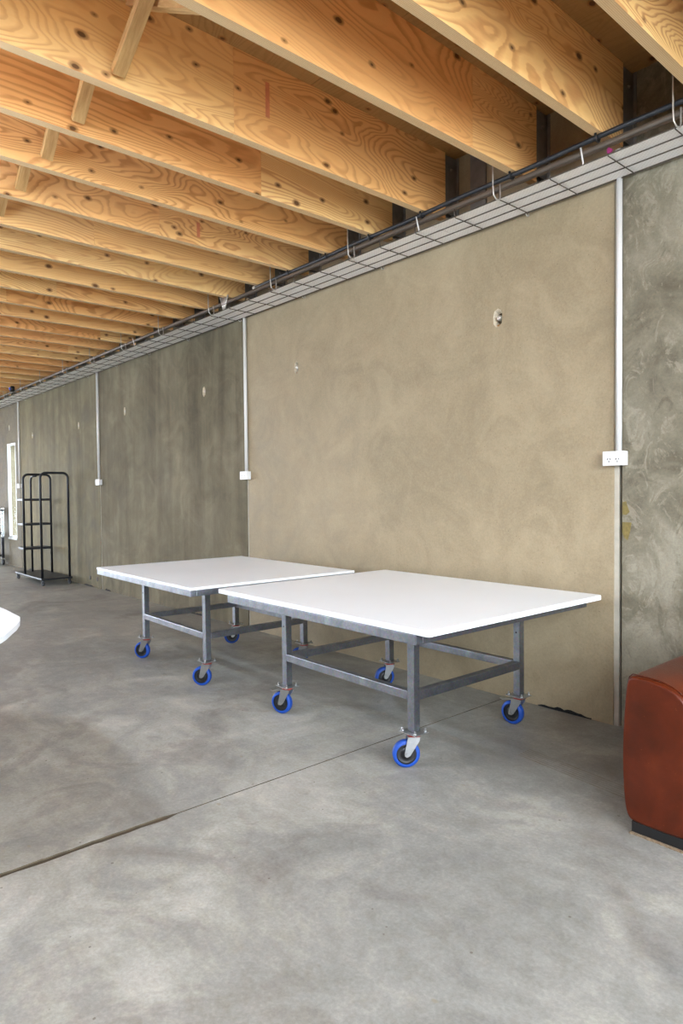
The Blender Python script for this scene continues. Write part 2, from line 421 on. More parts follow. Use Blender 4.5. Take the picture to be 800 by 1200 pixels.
# ------------------------------------------------------------------ right wall: precast panels
wall = struct('wall_right', label='bare precast concrete wall of tall panels')
def panel(x0, x1, mat, hexes=(), rects=(), thick=.18, z1=DECK+.25):
    """front face with recesses; hexes: (x, z, w, h) lifting recesses; rects: through openings"""
    bm = bmesh.new()
    def loop(pts):
        v = [bm.verts.new((x, WY, z)) for x, z in pts]
        return [bm.edges.new((v[i], v[(i+1) % len(v)])) for i in range(len(v))], v
    outer, ov = loop([(x0, -.02), (x1, -.02), (x1, z1), (x0, z1)])
    edges = list(outer); inner = []
    for (x, z, w, h) in hexes:
        pts = [(-.32, -1), (.25, -.95), (.9, -.62), (1, .35), (.75, .8), (.12, 1), (-.7, .78), (-1, .1), (-.92, -.55)]
        e, v = loop([(x + a*w/2, z + c*h/2) for a, c in pts]); edges += e; inner.append((v, 'hex', (x, z)))
    for (a0, a1, c0, c1) in rects:
        e, v = loop([(a0, c0), (a1, c0), (a1, c1), (a0, c1)]); edges += e; inner.append((v, 'rect', None))
    bmesh.ops.triangle_fill(bm, edges=edges, use_beauty=True)
    for v, kind, c in inner:
        if kind == 'hex':
            bv = [bm.verts.new((c[0] + (q.co.x-c[0])*.62, WY+.034, c[1] + (q.co.z-c[1])*.62)) for q in v]
            bm.faces.new(bv).material_index = 2
        else:
            bv = [bm.verts.new((q.co.x, WY+thick, q.co.z)) for q in v]
        n = len(v)
        for i in range(n):
            f = bm.faces.new((v[i], v[(i+1) % n], bv[(i+1) % n], bv[i]))
            f.material_index = 1 if kind == 'hex' else 0
    # edges round the panel and its outer face
    bo = [bm.verts.new((q.co.x, WY+thick, q.co.z)) for q in ov]
    for i in range(4): bm.faces.new((ov[i], ov[(i+1) % 4], bo[(i+1) % 4], bo[i]))
    if not rects: bm.faces.new(bo)
    elif True:
        (a0, a1, c0, c1), = rects
        for f in [f for f in bm.faces if all(a0-1e-4 <= v.co.x <= a1+1e-4 and c0-1e-4 <= v.co.z <= c1+1e-4 and abs(v.co.y-WY) < 1e-5 for v in f.verts)]: bm.faces.remove(f)
        rb = [[v for v in bm.verts if abs(v.co.y-WY-thick) < 1e-5 and abs(v.co.x-x) < 1e-5 and abs(v.co.z-z) < 1e-5][0] for x, z in ((a0, c0), (a1, c0), (a1, c1), (a0, c1))]
        for i in range(4): bm.faces.new((bo[i], bo[(i+1) % 4], rb[(i+1) % 4], rb[i]))
    bmesh.ops.recalc_face_normals(bm, faces=bm.faces)
    me = bpy.data.meshes.new('concrete_panel'); bm.to_mesh(me); bm.free()
    o = obj('concrete_panel', me, [mat, 'recess_lit_side', 'recess_shaded_floor'], wall)
    for (x, z, w, h) in hexes:
        bb = MB(); bb.lathe([(.017, 0), (.017, .02), (.011, .024), (.011, .03)], 14, 'y')
        q = bb.build('lifting_insert', 'rod_steel', o, loc=(x+.005, WY+.026, z)); q.rotation_euler = (math.pi, 0, 0); q.location.y = WY+.03
        rr = MB(); rr.prism([(-.014, 0), (.012, .002), (.006, -.02), (0, -.034), (-.008, -.018)], 'y', 0, .002)
        rr.build('rust_streak', 'rust', o, loc=(x+.006, WY+.006, z-h*.36))
    return o
JG = .045   # joint width
JXS = [-1.662, -5.175, -8.693, -12.214, -15.73]
HW, HH = .055, .105
panel(JXS[0], X_BACK, 'concrete_mottled')
panel(JXS[1]+.0, JXS[0]-JG, 'concrete_beige', [(-2.436, 2.292, .066, .112), (-4.439, 2.286, .055, .105)])
panel(JXS[2], JXS[1]-.03, 'concrete_grey', [(-5.961, 2.27, HW, HH), (-7.886, 2.262, HW, HH)])
panel(JXS[3], JXS[2]-.03, 'concrete_grey_olive', [(-9.446, 2.215, HW, HH), (-11.526, 2.228, HW, HH)])
WX0, WX1, WZ0, WZ1 = -13.02, -12.50, .50, 2.17
panel(JXS[4], JXS[3]-.03, 'concrete_rough', [(-12.85, 2.45, HW, HH)], [(WX0, WX1, WZ0, WZ1)])
panel(X_FRONT, JXS[4]-.03, 'concrete_grey')
for i, x in enumerate(JXS):
    w = JG if i == 0 else .03
    box('joint_sealant', x-w, x-w*.42, WY+.006, WY+.16, -.02, 2.9, 'sealant', wall)
    box('joint_recess', x-w*.42, x, WY+.028, WY+.16, -.02, 2.9, 'joint_dark', wall)
def ragged_strip(x0, x1, h):
    b = MB(); n = 16; pts = []
    for i in range(n+1): pts.append((x0+(x1-x0)*i/n, h*random.uniform(.45, 1.)*min(1, .35+3*min(i, n-i)/n)))
    poly = [(x0, .0005), (x1, .0005)] + pts[::-1]
    b.prism(poly, 'y', WY-.003, WY+.004); return b.build('base_gap', 'gap_black', wall)
for x0, x1, h in ((-2.16, -1.83, .022), (-8.6, -8.42, .03), (-9.35, -9.0, .025), (-6.3, -6.0, .02), (-11.9, -11.5, .03), (-10.4, -10.15, .03)):
    ragged_strip(x0, x1, h)
for poly in ([(-1.660, 1.185), (-1.640, 1.19), (-1.632, 1.16), (-1.622, 1.135), (-1.640, 1.118), (-1.660, 1.122)],
             [(-1.660, 1.082), (-1.612, 1.080), (-1.620, 1.03), (-1.632, .988), (-1.650, 1.0), (-1.661, 1.03)]):
    b = MB(); b.prism(poly, 'y', WY-.0015, WY+.001); b.build('adhesive_residue', 'yellow_residue', wall)
for x in (-8.86, -9.12):
    b = MB(); b.lathe([(.03, 0), (.03, .006), (.018, .008)], 14, 'y'); q = b.build('base_plug', 'slot_dark', wall, loc=(x, WY+.002, .12)); q.rotation_euler = (math.pi, 0, 0)

# ------------------------------------------------------------------ the other walls (out of view)
wl = MB()
_xc = [X_FRONT-.2] + [v for p in LEFT_OPEN for v in p] + [X_BACK+.2]
for _a, _c in zip(_xc[::2], _xc[1::2]): wl.box(_a, _c, Y_LEFT-.2, Y_LEFT, -.02, DECK+.3)
for _a, _c in LEFT_OPEN: wl.box(_a, _c, Y_LEFT-.2, Y_LEFT, LEFT_Z1, DECK+.3)
o = wl.build('wall_left', 'render_plain'); o['kind'] = 'structure'
def end_wall(name, x0, x1, y0, y1, z1, z0=-.02):
    w = MB()
    if z0 > 0: w.box(x0, x1, y0, y1, -.02, z0)
    w.box(x0, x1, Y_LEFT, y0, -.02, DECK+.3); w.box(x0, x1, y1, WY, -.02, DECK+.3); w.box(x0, x1, y0, y1, z1, DECK+.3)
    o = w.build(name, 'render_plain'); o['kind'] = 'structure'; return o
end_wall('wall_back', X_BACK, X_BACK+.2, BACK_Y0, BACK_Y1, BACK_Z1, BACK_Z0)
end_wall('wall_front', X_FRONT-.2, X_FRONT, FRONT_Y0, FRONT_Y1, FRONT_Z1)

# ------------------------------------------------------------------ window slit
win = struct('window_1', (-12.76, WY, WZ0), 'tall narrow slit window in the far concrete panel')
fy0, fy1 = WY+.004, WY+.05
for (a0, a1, c0, c1) in ((WX0, WX0+.035, WZ0, WZ1), (WX1-.035, WX1, WZ0, WZ1), (WX0+.035, WX1-.035, WZ0, WZ0+.035), (WX0+.035, WX1-.035, WZ1-.035, WZ1)):
    q = box('window_frame', a0, a1, fy0, fy1, c0, c1, 'window_aluminium'); q.parent = win; q.location -= win.location
q = box('window_sill', WX0-.01, WX1+.01, WY-.012, WY-.0005, WZ0-.03, WZ0, 'window_aluminium', bevel=.003); q.parent = win; q.location -= win.location
q = box('pane', WX0+.035, WX1-.035, WY+.012, WY+.018, WZ0+.035, WZ1-.035, 'window_glass'); q.parent = win; q.location -= win.location

# ------------------------------------------------------------------ ceiling: deck, joists, bracing, cleats
ceil = struct('ceiling', label='exposed timber joists under a plywood deck')
sx = X_FRONT
ix = 0
while sx < X_BACK:
    ex = min(sx+2.4, X_BACK)
    y = Y_LEFT + (0 if ix % 2 else -.6)
    ycuts = [Y_LEFT, -4.99, -3.79, -2.59, -1.39, -.195, 1.005, 2.205, WY+.16]
    for a, c in zip(ycuts, ycuts[1:]):
        box('ply_sheet', sx+.002, ex-.002, a+.002, c-.002, DECK, DECK+.02, 'deck_ply', ceil)
    sx = ex; ix += 1
tp = MB(); tp.box(X_FRONT-.2, X_BACK+.2, Y_LEFT-.2, WY+.2, DECK+.021, DECK+.3); tp.build('deck_topping', 'render_plain', ceil)

ZJ = 2.945; JT = .047; JEND = 3.268
fronts = [-1.605, -2.092, -2.738, -3.200, -3.650, -4.110, -4.560]
x = -1.152
fronts = [x] + fronts
x = -4.56
while x - .452 > X_FRONT+.3:
    x -= .452; fronts.append(x)
x = -1.152
while x + .452 < X_BACK-.1:
    x += .452; fronts.append(x)
joints = {-2.092: 2.706, -2.738: 1.737, -4.110: 2.026, -4.560: 1.767}
def joist_board(parent, xf, y0, y1):
    L = y1-y0; b = MB()
    fs = b.box(-JT/2, JT/2, -L/2, L/2, -(DECK-ZJ)/2, (DECK-ZJ)/2)
    fs[0].material_index = 1
    me = b.mesh('joist_board')
    return obj('joist_board', me, ['veneer_face', 'veneer_edge'], parent, (xf-JT/2, (y0+y1)/2, (DECK+ZJ)/2))
for i, xf in enumerate(fronts):
    J = bpy.data.objects.new('joist', None); col.objects.link(J); J.parent = ceil; J.empty_display_size = .1
    j = joints.get(xf, random.uniform(.4, 2.9))
    cuts = [Y_LEFT, j-4.4, j, JEND]
    for a, c in zip(cuts, cuts[1:]):
        joist_board(J, xf, a+.0008, c-.0008)
    # steel cleat carrying the end on the wall
    b = MB(); b.box(xf-.012, xf-.002, JEND+.001, WY, 2.99, DECK-.012)
    b.box(xf-.06, xf+.012, WY-.008, WY, 2.98, DECK-.004)
    b.box(xf-JT-.009, xf-JT-.001, 3.06, WY, 2.99, DECK-.012)
    cl = b.build('cleat', 'cleat_steel', J)
    for z in (3.08, 3.26):
        bb = MB(); bb.lathe([(.010, 0), (.010, .007), (.005, .008), (.005, .014)], 6, 'z')
        q = bb.build('bolt', 'cleat_steel', J, loc=(xf-.002, 3.325, z)); q.rotation_euler = (0, math.pi/2, 0)
    if xf == -2.738:
        box('wall_plate', xf+.11, xf+.225, WY-.012, WY, 2.95, DECK-.004, 'cleat_steel', J)
# smeared red marking paint on two joist faces
plain('red_paint', 'e8946a', .7, var=.2, vscale=30)
for (xf, y, z0, z1) in ((-2.738, 1.93, 3.09, 3.26), (-4.110, 2.31, 3.0, 3.10)):
    b = MB(); b.box(-.0003, .0006, -.012, .012, -(z1-z0)/2, (z1-z0)/2); b.build('paint_mark', 'red_paint', ceil, loc=(xf, y, (z0+z1)/2))
# herringbone bracing at y = 1.165
fs_ = sorted(fronts, reverse=True)
def brace(a, c, w, t):
    a, c = Vector(a), Vector(c); d = (c-a); L = d.length; d.normalize()
    yv = Vector((0, 1, 0)); n = d.cross(yv)
    b = MB(); b.box(-t/2, t/2, -w/2, w/2, -L/2, L/2)
    me = b.mesh('brace', .001, 1)
    o = obj('brace', me, 'sawn_pine', ceil)
    M = Matrix((n, yv, d)).transposed().to_4x4(); M.translation = (a+c)/2
    o.matrix_local = M; return o
for a, c in zip(fs_, fs_[1:]):
    if a > 1.0 : continue
    br = a-JT   # back face of the nearer joist
    brace((c+.02, 1.165, ZJ+.045), (br-.02, 1.165, DECK-.045), .055, .036)
    brace((c+.02, 1.235, DECK-.045), (br-.02, 1.235, ZJ+.045), .055, .036)

# ------------------------------------------------------------------ batten lights under the joists
LAMP = 53.0
def lamp_mat():
    s = NT('lamp_diffuser')
    s.b.inputs['Base Color'].default_value = (.9, .9, .9, 1)
    n = s.noise(s.pos(obj=True), 3, 2)
    s.out(s.ramp(n, [(0., 'dceaff'), (1., 'e0edff')]), 'Emission Color')
    s.b.inputs['Emission Strength'].default_value = LAMP
    MAT['lamp_diffuser'] = s.m
lamp_mat()
LZ = 2.55
LIGHTS = [(.3, -.6), (-3.3, -.35), (-6.9, -.35), (-10.5, -.35), (-14.1, -.35)]
for k, (x, y) in enumerate(LIGHTS):
    t = thing('batten_light', (x, y, LZ), 'white batten light hung under the joists over the open floor', 'ceiling light', 'batten lights under the joists')
    b = MB(); b.box(-.75, .75, -.03, .03, .0475, .115); b.build('housing', 'white_pvc', t, .006)
    b = MB(); b.prism([(.047*math.sin(2*math.pi*q/16), .0-.047*math.cos(2*math.pi*q/16)) for q in range(16)], 'x', -.72, .72); b.build('diffuser', 'lamp_diffuser', t)
    for s_ in (-1, 1):
        b = MB(); b.tube([(s_*.55, 0, .115), (s_*.55, 0, ZJ-LZ-.0005)], .004, 8); b.build('suspension_rod', 'rod_steel', t)

# ------------------------------------------------------------------ cable tray
TZ, TY0, TY1 = 2.842, 3.085, 3.365
TX0, TX1 = X_FRONT+.3, 2.3
tray = thing('cable_tray', (-2, 3.22, TZ), 'long wire basket cable tray with white perforated liner hung under the joist ends', 'cable tray')
def tpart(mb, name, mat, **kw):
    o = mb.build(name, mat, tray, **kw); return o
off = -Vector(tray.location)
def rel(o): o.location = Vector(o.location) + off; return o
R_ = .0032
for y, z in ((TY0, TZ), (TY0+.093, TZ), (TY0+.187, TZ), (TY1, TZ), (TY0-.004, TZ+.045), (TY1+.002, TZ+.045)):
    b = MB(); b.tube([(TX0, 0, 0), (TX1, 0, 0)], R_, 8); rel(tpart(b, 'long_wire', 'wire_steel', loc=(0, y, z)))
b = MB()
b.tube([(0, TY0-.004, .045), (0, TY0, .003), (0, TY0+.004, -.005), (0, TY1-.004, -.005), (0, TY1, .003), (0, TY1+.002, .045)], .0030, 6)
cross = b.mesh('cross_wire')
x = -1.5894
xs = []
while x < TX1: x += .309
while x > TX0:
    x -= .309
    if x > TX0: xs.append(x)
for x in xs: rel(obj('cross_wire', cross, 'wire_steel', tray, (x, 0, TZ)))
x = TX0
while x < TX1-.01:
    e = min(x+3.0, TX1)
    b = MB(); L = e-x-.004
    b.box(-L/2, L/2, -.134, .135, 0, .0016); b.box(-L/2, L/2, .1335, .135, .0016, .02)
    rel(tpart(b, 'perforated_liner', 'perforated_white', loc=((x+e)/2, (TY0+TY1)/2, TZ+.0035)))
    x = e
HX = [-.33, -1.2683, -2.2119, -3.3926, -4.2969, -5.2457, -6.2258, -7.1319, -8.0524, -8.9987, -9.9402, -10.8703, -11.7989, -12.73, -13.66, .6]
b = MB()
b.tube([(-.004, 3.035, DECK), (0, 3.035, 2.90), (.001, 3.040, 2.85), (.008, 3.055, 2.828), (.012, 3.078, 2.832), (.014, 3.082, 2.85), (.016, 3.075, 2.915)], .0034, 8)
hang = b.mesh('hanger')
for x in HX: rel(obj('hanger', hang, 'rod_steel', tray, (x, 0, 0)))
b = MB()
b.tube([(0, TY1-.02, -.012), (0, TY1-.004, -.022), (0, TY1+.008, -.016), (0, TY1+.008, .0)], .003, 6)
hook = b.mesh('hook_clip')
for x in HX[1:]: rel(obj('hook_clip', hook, 'rod_steel', tray, (x, 0, TZ)))
for x in (-1.72, -2.80, -6.9):
    b = MB(); b.tube([(0, 3.066, 2.925), (.004, 3.072, 2.89), (.006, 3.082, 2.85), (.002, 3.088, 2.838)], .004, 6)
    rel(tpart(b, 'cable_tie', 'white_pvc', loc=(x, 0, 0)))
b = MB()
for k in range(5):
    dx = -.05+.025*k; b.tube([(dx*1.2, 3.09, 2.96), (dx*.7+.01, 3.085, 2.90), (dx*.25, 3.09, 2.848)], .008, 6)
rel(tpart(b, 'tape_bundle', 'rod_steel', loc=(-5.07, 0, 0)))
b = MB(); b.prism([(0, 0), (.018, .002), (.022, .014), (.012, .018), (.008, .028), (-.004, .024), (-.006, .008)], 'y', -.003, .003)
rel(tpart(b, 'marker_tape', 'purple_tape', loc=(-1.585, TY0-.005, TZ+.002)))

pipe = MB(); pipe.tube([(TX0, 3.10, 2.902), (TX1, 3.10, 2.902)], .0175, 16)
tag(pipe.build('pipe', 'brown_pipe'), 'long brown pipe running along the edge of the cable tray', 'pipe')
cb = thing('cable', (-1.5, 3.06, 2.93), 'thick black cable clipped under the nearest joist ends above the tray', 'cable')
pts = []
n = 60
for i in range(n+1):
    x = -4.62 + (TX1+4.62)*i/n
    t = max(0, min(1, (-x-1.2)/3.4))
    pts.append((x+1.5, (3.055+.05*t)-3.06, 2.9305-2.93 + .0025*math.sin(x*7)))
b = MB(); b.tube(pts, .0125, 10); b.build('cable_run', 'black_cable', cb)
b = MB(); b.lathe([(.0125, 0), (.017, .002), (.017, .03), (.010, .032)], 12, 'z')
q = b.build('end_connector', 'rod_steel', cb, loc=(-4.60+1.5, .045, .0)); q.rotation_euler = (0, -math.pi/2, 0)
for xf in fronts:
    if -4.4 < xf < 2.5:
        t = max(0, min(1, (-xf-1.2)/3.4))
        b = MB(); b.tube([(0, -.02, .014), (0, -.019, -.004), (0, -.012, -.015), (0, .0, -.0185), (0, .012, -.015), (0, .019, -.004), (0, .02, .014)], .006, 6)
        b.build('cable_clip', 'black_plastic', cb, loc=(xf-JT/2+1.5, (3.055+.05*t)-3.06, 0))
sn = thing('sensor', (-11.37, 3.10, 2.93), 'small round black and blue sensor on the tray beside the slit window end', 'sensor')
b = MB(); b.lathe([(.045, -.03), (.05, -.02), (.05, .02), (.042, .03)], 20, 'y'); b.build('housing', 'black_plastic', sn, loc=(0, -.05, 0))
b = MB(); b.lathe([(.028, 0), (.02, .012), (.006, .016)], 16, 'y'); q = b.build('lens', 'sensor_blue', sn, loc=(.008, -.08, 0)); q.rotation_euler = (math.pi, 0, 0)
b = MB(); b.lathe([(.018, 0), (.012, .01)], 12, 'y'); q = b.build('reflector', 'white_pvc', sn, loc=(-.02, -.081, .012)); q.rotation_euler = (math.pi, 0, 0)

# ------------------------------------------------------------------ conduits and power outlets
def conduit(x, z0, label):
    t = thing('conduit', (x, WY, z0), label, 'conduit')
    b = MB(); b.tube([(0, -.016, 0), (0, -.016, 2.86-z0)], .0145, 14); b.build('tube', 'white_pvc', t)
def outlet(x0, x1, z0, z1, label, detail=True):
    xc, zc = (x0+x1)/2, z0; w = x1-x0; h = z1-z0
    t = thing('power_outlet', (xc, WY, z0), label, 'power outlet')
    b = MB(); b.box(-w/2, w/2, -.036, -.0005, 0, h); b.build('mounting_box', 'white_pvc', t, .002)
    b = MB(); b.box(-w/2-.001, w/2+.001, -.046, -.0365, -.001, h+.001); f = b.build('faceplate', 'white_pvc', t, .003)
    for s_ in (-1, 1):
        b = MB(); b.box(-.009, .009, -.006, 0, -.0055, .0055); b.build('switch', 'white_edge', f, .002, loc=(s_*w*.2, -.0465, h*.76))
        for dx, dz, r in ((-.007, .004, .5), (.007, .004, -.5), (0, -.009, 0)):
            b = MB(); b.box(-.0016, .0016, -.0012, 0, -.0045, .0045)
            q = b.build('socket_slot', 'slot_dark', f, loc=(s_*w*.2+dx, -.0462, h*.40+dz)); q.rotation_euler = (0, r, 0)
cl = ['white vertical conduit on the joint next to the brown leather sofa', 'white vertical conduit on the joint behind the farther white worktable',
      'white vertical conduit on the joint between the worktables and the black rack', 'white vertical conduit on the joint beside the slit window']
ol = ['white double power outlet on the wall joint next to the brown leather sofa', 'white double power outlet above the farther white worktable',
      'white double power outlet on the joint between the worktables and the black rack', 'white double power outlet behind the black rack near the slit window']
for i, (x, bx) in enumerate(zip((-1.672, -5.185, -8.70, -12.225), ((-1.745, -1.632), (-5.25, -5.136), (-8.745, -8.63), (-12.28, -12.165)))):
    conduit(x, 1.449, cl[i]); outlet(bx[0], bx[1], 1.376, 1.449, ol[i])

# ------------------------------------------------------------------ worktables
def rbox(x0, x1, y0, y1, z0, z1, r=.008):
    b = MB(); b.box(x0, x1, y0, y1, z0, z1); return b
cast = {}
def castor_meshes():
    b = MB(); b.lathe([(.046, -.0175), (.052, -.0175), (.0595, -.0150), (.0625, -.010), (.0625, .010), (.0595, .0150), (.052, .0175), (.046, .0175)], 36, 'y', cap=False)
    for (r0, h0) in ((.046, -.0175),):
        pass
    cast['tyre'] = b.mesh('tyre')
    b = MB(); b.lathe([(.008, -.020), (.016, -.020), (.018, -.011), (.038, -.011), (.0465, -.0165), (.0468, .0165), (.038, .011), (.018, .011), (.016, .020), (.008, .020)], 36, 'y')
    cast['hub'] = b.mesh('hub')
    # zinc fork: two cheeks sloping from the swivel head (origin at the swivel axis, z = 0 at floor)
    b = MB()
    for s_ in (-1, 1):
        y0, y1 = (.0225, .0255) if s_ > 0 else (-.0255, -.0225)
        b.prism([(-.030, .142), (.026, .142), (.022, .125), (-.020, .058), (-.032, .051), (-.044, .056), (-.046, .066)], 'y', y0, y1)
    b.box(-.030, .026, -.0225, .0225, .139, .142)
    cast['fork'] = b.mesh('castor')
    b = MB(); b.lathe([(.027, .1425), (.030, .1445), (.030, .1485), (.026, .151)], 20, 'z'); cast['ring'] = b.mesh('swivel_ring')
    b = MB(); b.lathe([(.034, .151), (.034, .158)], 20, 'z'); cast['head'] = b.mesh('swivel_head')
    b = MB(); b.box(-.052, .052, -.045, .045, .158, .162); cast['plate'] = b.mesh('top_plate', .001, 1)
    b = MB(); b.lathe([(.008, 0), (.008, .006), (.005, .0065), (.005, .016), (.003, .017)], 6, 'z'); cast['bolt'] = b.mesh('plate_bolt')
    b = MB(); b.lathe([(.008, -.034), (.008, -.0305), (.004, -.0305), (.004, .0305), (.008, .0305), (.008, .034)], 10, 'y'); cast['axle'] = b.mesh('axle')
    b = MB()
    b.prism([(-.020, .138), (-.055, .136), (-.085, .127), (-.102, .133), (-.104, .130), (-.086, .123), (-.056, .131), (-.020, .134)], 'y', -.022, .022)
    cast['pedal'] = b.mesh('brake_pedal')
castor_meshes()
TRAIL = -.036
def castor(parent, x, y, trail_dir, table_rot, brake):
    """trail_dir: world angle of the direction in which the wheel trails behind the swivel"""
    ang = trail_dir - math.pi - table_rot
    c = obj('castor', cast['fork'], 'zinc_bright', parent, (x, y, 0), ang)
    obj('tyre', cast['tyre'], 'blue_rubber', c, (TRAIL, 0, .0625))
    obj('hub', cast['hub'], 'wheel_hub', c, (TRAIL, 0, .0625))
    obj('axle', cast['axle'], 'zinc_bright', c, (TRAIL, 0, .0625))
    obj('swivel_ring', cast['ring'], 'red_ring', c)
    obj('swivel_head', cast['head'], 'zinc_bright', c)
    p = obj('top_plate', cast['plate'], 'zinc_bright', c, None, -ang)
    for sx_ in (-1, 1):
        for sy_ in (-1, 1):
            q = obj('plate_bolt', cast['bolt'], 'zinc_bright', c)
            q.location = Matrix.Rotation(-ang, 3, 'Z') @ Vector((sx_*.040, sy_*.033, .162))
    if brake: obj('brake_pedal', cast['pedal'], 'zinc_bright', c)

def worktable(centre, rot, top, apron, legs, z_top, t_top, label, castors, round_top):
    T = thing('worktable', (centre[0], centre[1], 0), label, 'table', None, rot)
    w, d = top
    b = MB(); b.box(-w/2, w/2, -d/2, d/2, z_top-t_top, z_top)
    # round the vertical corners, then ease the edges
    ve = [e for e in b.bm.edges if abs(e.verts[0].co.z-e.verts[1].co.z) > 1e-4]
    bmesh.ops.bevel(b.bm, geom=ve, offset=round_top, segments=5, profile=.5, affect='EDGES')
    he = [e for e in b.bm.edges if abs(e.verts[0].co.z-e.verts[1].co.z) < 1e-5]
    bmesh.ops.bevel(b.bm, geom=he, offset=.003, segments=2, profile=.5, affect='EDGES')
    b.build('tabletop', 'white_laminate', T)
    ax0, ax1, ay0, ay1, ah = apron
    za1 = z_top-t_top-.0005; za0 = za1-ah; tk = .04
    for (x0, x1, y0, y1) in ((ax0, ax1, ay0, ay0+tk), (ax0, ax1, ay1-tk, ay1), (ax0, ax0+tk, ay0+tk+.0005, ay1-tk-.0005), (ax1-tk, ax1, ay0+tk+.0005, ay1-tk-.0005)):
        box('apron_rail', x0, x1, y0, y1, za0, za1, 'galvanised_steel', T, .0025)
    lx0, lx1, ly0, ly1 = legs; h = .020
    for x in (lx0, lx1): box('cross_rail', x-h, x+h, ay0+tk+.001, ay1-tk-.001, za0, za1, 'galvanised_steel', T, .0025)
    zs0, zs1 = .305, .345
    for x in (lx0, lx1):
        for y in (ly0, ly1):
            L = box('leg', x-h, x+h, y-h, y+h, .1625, za0-.0005, 'galvanised_steel', T, .003)
            if y == ly1 or x == lx0:
                bb = MB(); bb.lathe([(.005, 0), (.005, .0012)], 10, 'y'); q = bb.build('bolt_hole', 'gap_black', L, loc=(-.002, -h-.0004, .10))
    for y in (ly0, ly1): box('stretcher', lx0+h+.0005, lx1-h-.0005, y-h, y+h, zs0, zs1, 'galvanised_steel', T, .0025)
    for x in (lx0, lx1): box('stretcher', x-h, x+h, ly0+h+.0005, ly1-h-.0005, zs0, zs1, 'galvanised_steel', T, .0025)
    for (x, y, a, br) in castors: castor(T, x, y, a, rot, br)
    return T
left = YAW + math.pi    # world direction that points to the left as the castors were parked
c1 = (-2.549, 2.644); r1 = -.0099
def L1(x, y, c, r):
    dx, dy = x-c[0], y-c[1]; return (dx*math.cos(r)+dy*math.sin(r), -dx*math.sin(r)+dy*math.cos(r))
a = (-2.053, -3.03, 2.220, 3.031)
lx = sorted((a[0]-c1[0], a[1]-c1[0])); ly = (a[2]-c1[1], a[3]-c1[1])
worktable(c1, r1, (1.628, 1.346), (-3.245-c1[0], -1.80-c1[0], 1.968-c1[1], 3.275-c1[1], .040), (lx[0], lx[1], ly[0], ly[1]), .701, .025,
          'white topped steel worktable with thick rounded top beside the brown sofa', [
          (lx[1], ly[0], left+.05, False), (lx[0], ly[0], left-.45, True), (lx[0], ly[1], left+.25, False), (lx[1], ly[1], left-.75, True)], .02)
c2 = (-4.294, 2.555); r2 = -.0231
a = (-3.835, -4.790, 2.185, 2.970)
lx = sorted((a[0]-c2[0], a[1]-c2[0])); ly = (a[2]-c2[1], a[3]-c2[1])
worktable(c2, r2, (1.538, 1.279), (-.766, .766, -.637, .637, .037), (lx[0], lx[1], ly[0], ly[1]), .695, .016,
          'white topped steel worktable with thin square top between the other worktable and the rack', [
          (lx[1], ly[0], left-.15, False), (lx[0], ly[0], left-.3, False), (lx[0], ly[1], left+.35, False), (lx[1], ly[1], left-.2, False)], .003)

# ------------------------------------------------------------------ leather sofa
SX0, SY0, SY1 = -1.157, 2.357, 3.31
sofa = thing('sofa', (0, 2.83, 0), 'brown leather sofa with black plinth standing against the concrete wall', 'sofa')
SO = Vector(sofa.location)
def sofa_arm(mirror=False):
    prof = []
    base = [(-1.122, .040), (-1.138, .052), (-1.150, .10), (-1.156, .20), (-1.158, .30), (-1.154, .40), (-1.148, .49), (-1.143, .545), (-1.138, .567), (-1.126, .578),
            (-1.08, .578), (-1.03, .573), (-.99, .562), (-.96, .546), (-.935, .520), (-.915, .480), (-.905, .42), (-.900, .33), (-.898, .22), (-.900, .12), (-.905, .06), (-.915, .040), (-1.02, .038)]
    if mirror: base = [(-.02 - x_, z) for x_, z in base]
    cx_ = sum(p[0] for p in base)/len(base); cz = sum(p[1] for p in base)/len(base)
    b = MB(); rings = []
    for y, s_ in ((SY0+.004, .90), (SY0, .955), (SY0+.006, .985), (SY0+.018, .998), (SY0+.04, 1.0), (SY0+.3, 1.004), (SY1-.05, 1.0), (SY1-.01, .985), (SY1, .95)):
        rings.append([b.bm.verts.new((cx_+(x_-cx_)*s_-SO.x, y-SO.y, cz+(z-cz)*s_)) for x_, z in base])
    n = len(base)
    # bulged front cap
    fr = [b.bm.verts.new((cx_+(x_-cx_)*.5-SO.x, SY0-.001-SO.y, cz+(z-cz)*.6)) for x_, z in base]
    rings.insert(0, fr)
    for A, B in zip(rings, rings[1:]):
        for i in range(n):
            f = b.bm.faces.new((A[i], A[(i+1) % n], B[(i+1) % n], B[i])); f.smooth = True
    for f in (b.bm.faces.new(fr[::-1]), b.bm.faces.new(rings[-1])): f.smooth = True
    o = b.build('arm', 'tan_leather', sofa)
    ss = o.modifiers.new('smooth', 'SUBSURF'); ss.levels = 1; ss.render_levels = 2
    # stitched seams round the front panel
    pts = [(cx_+(x_-cx_)*1.004-SO.x, SY0+.022-SO.y, cz+(z-cz)*1.004) for x_, z in base[4:19]]
    sm = MB(); sm.tube(pts, .0022, 6); sm.build('seam', 'tan_leather', o)
    return o
sofa_arm(); sofa_arm(True)
IX0, IX1 = -.893, .873
def soft(name, x0, x1, y0, y1, z0, z1, r):
    o = box(name, x0-SO.x, x1-SO.x, y0-SO.y, y1-SO.y, z0, z1, 'tan_leather', sofa, 0)
    md = o.modifiers.new('round', 'BEVEL'); md.width = r; md.segments = 4
    for p in o.data.polygons: p.use_smooth = True
    return o
soft('seat_base', IX0, IX1, SY0+.02, SY1-.02, .045, .28, .02)
mx_ = (IX0+IX1)/2
soft('seat_cushion', IX0+.004, mx_-.004, SY0+.005, SY1-.26, .285, .43, .045); soft('seat_cushion', mx_+.004, IX1-.004, SY0+.005, SY1-.26, .285, .43, .045)
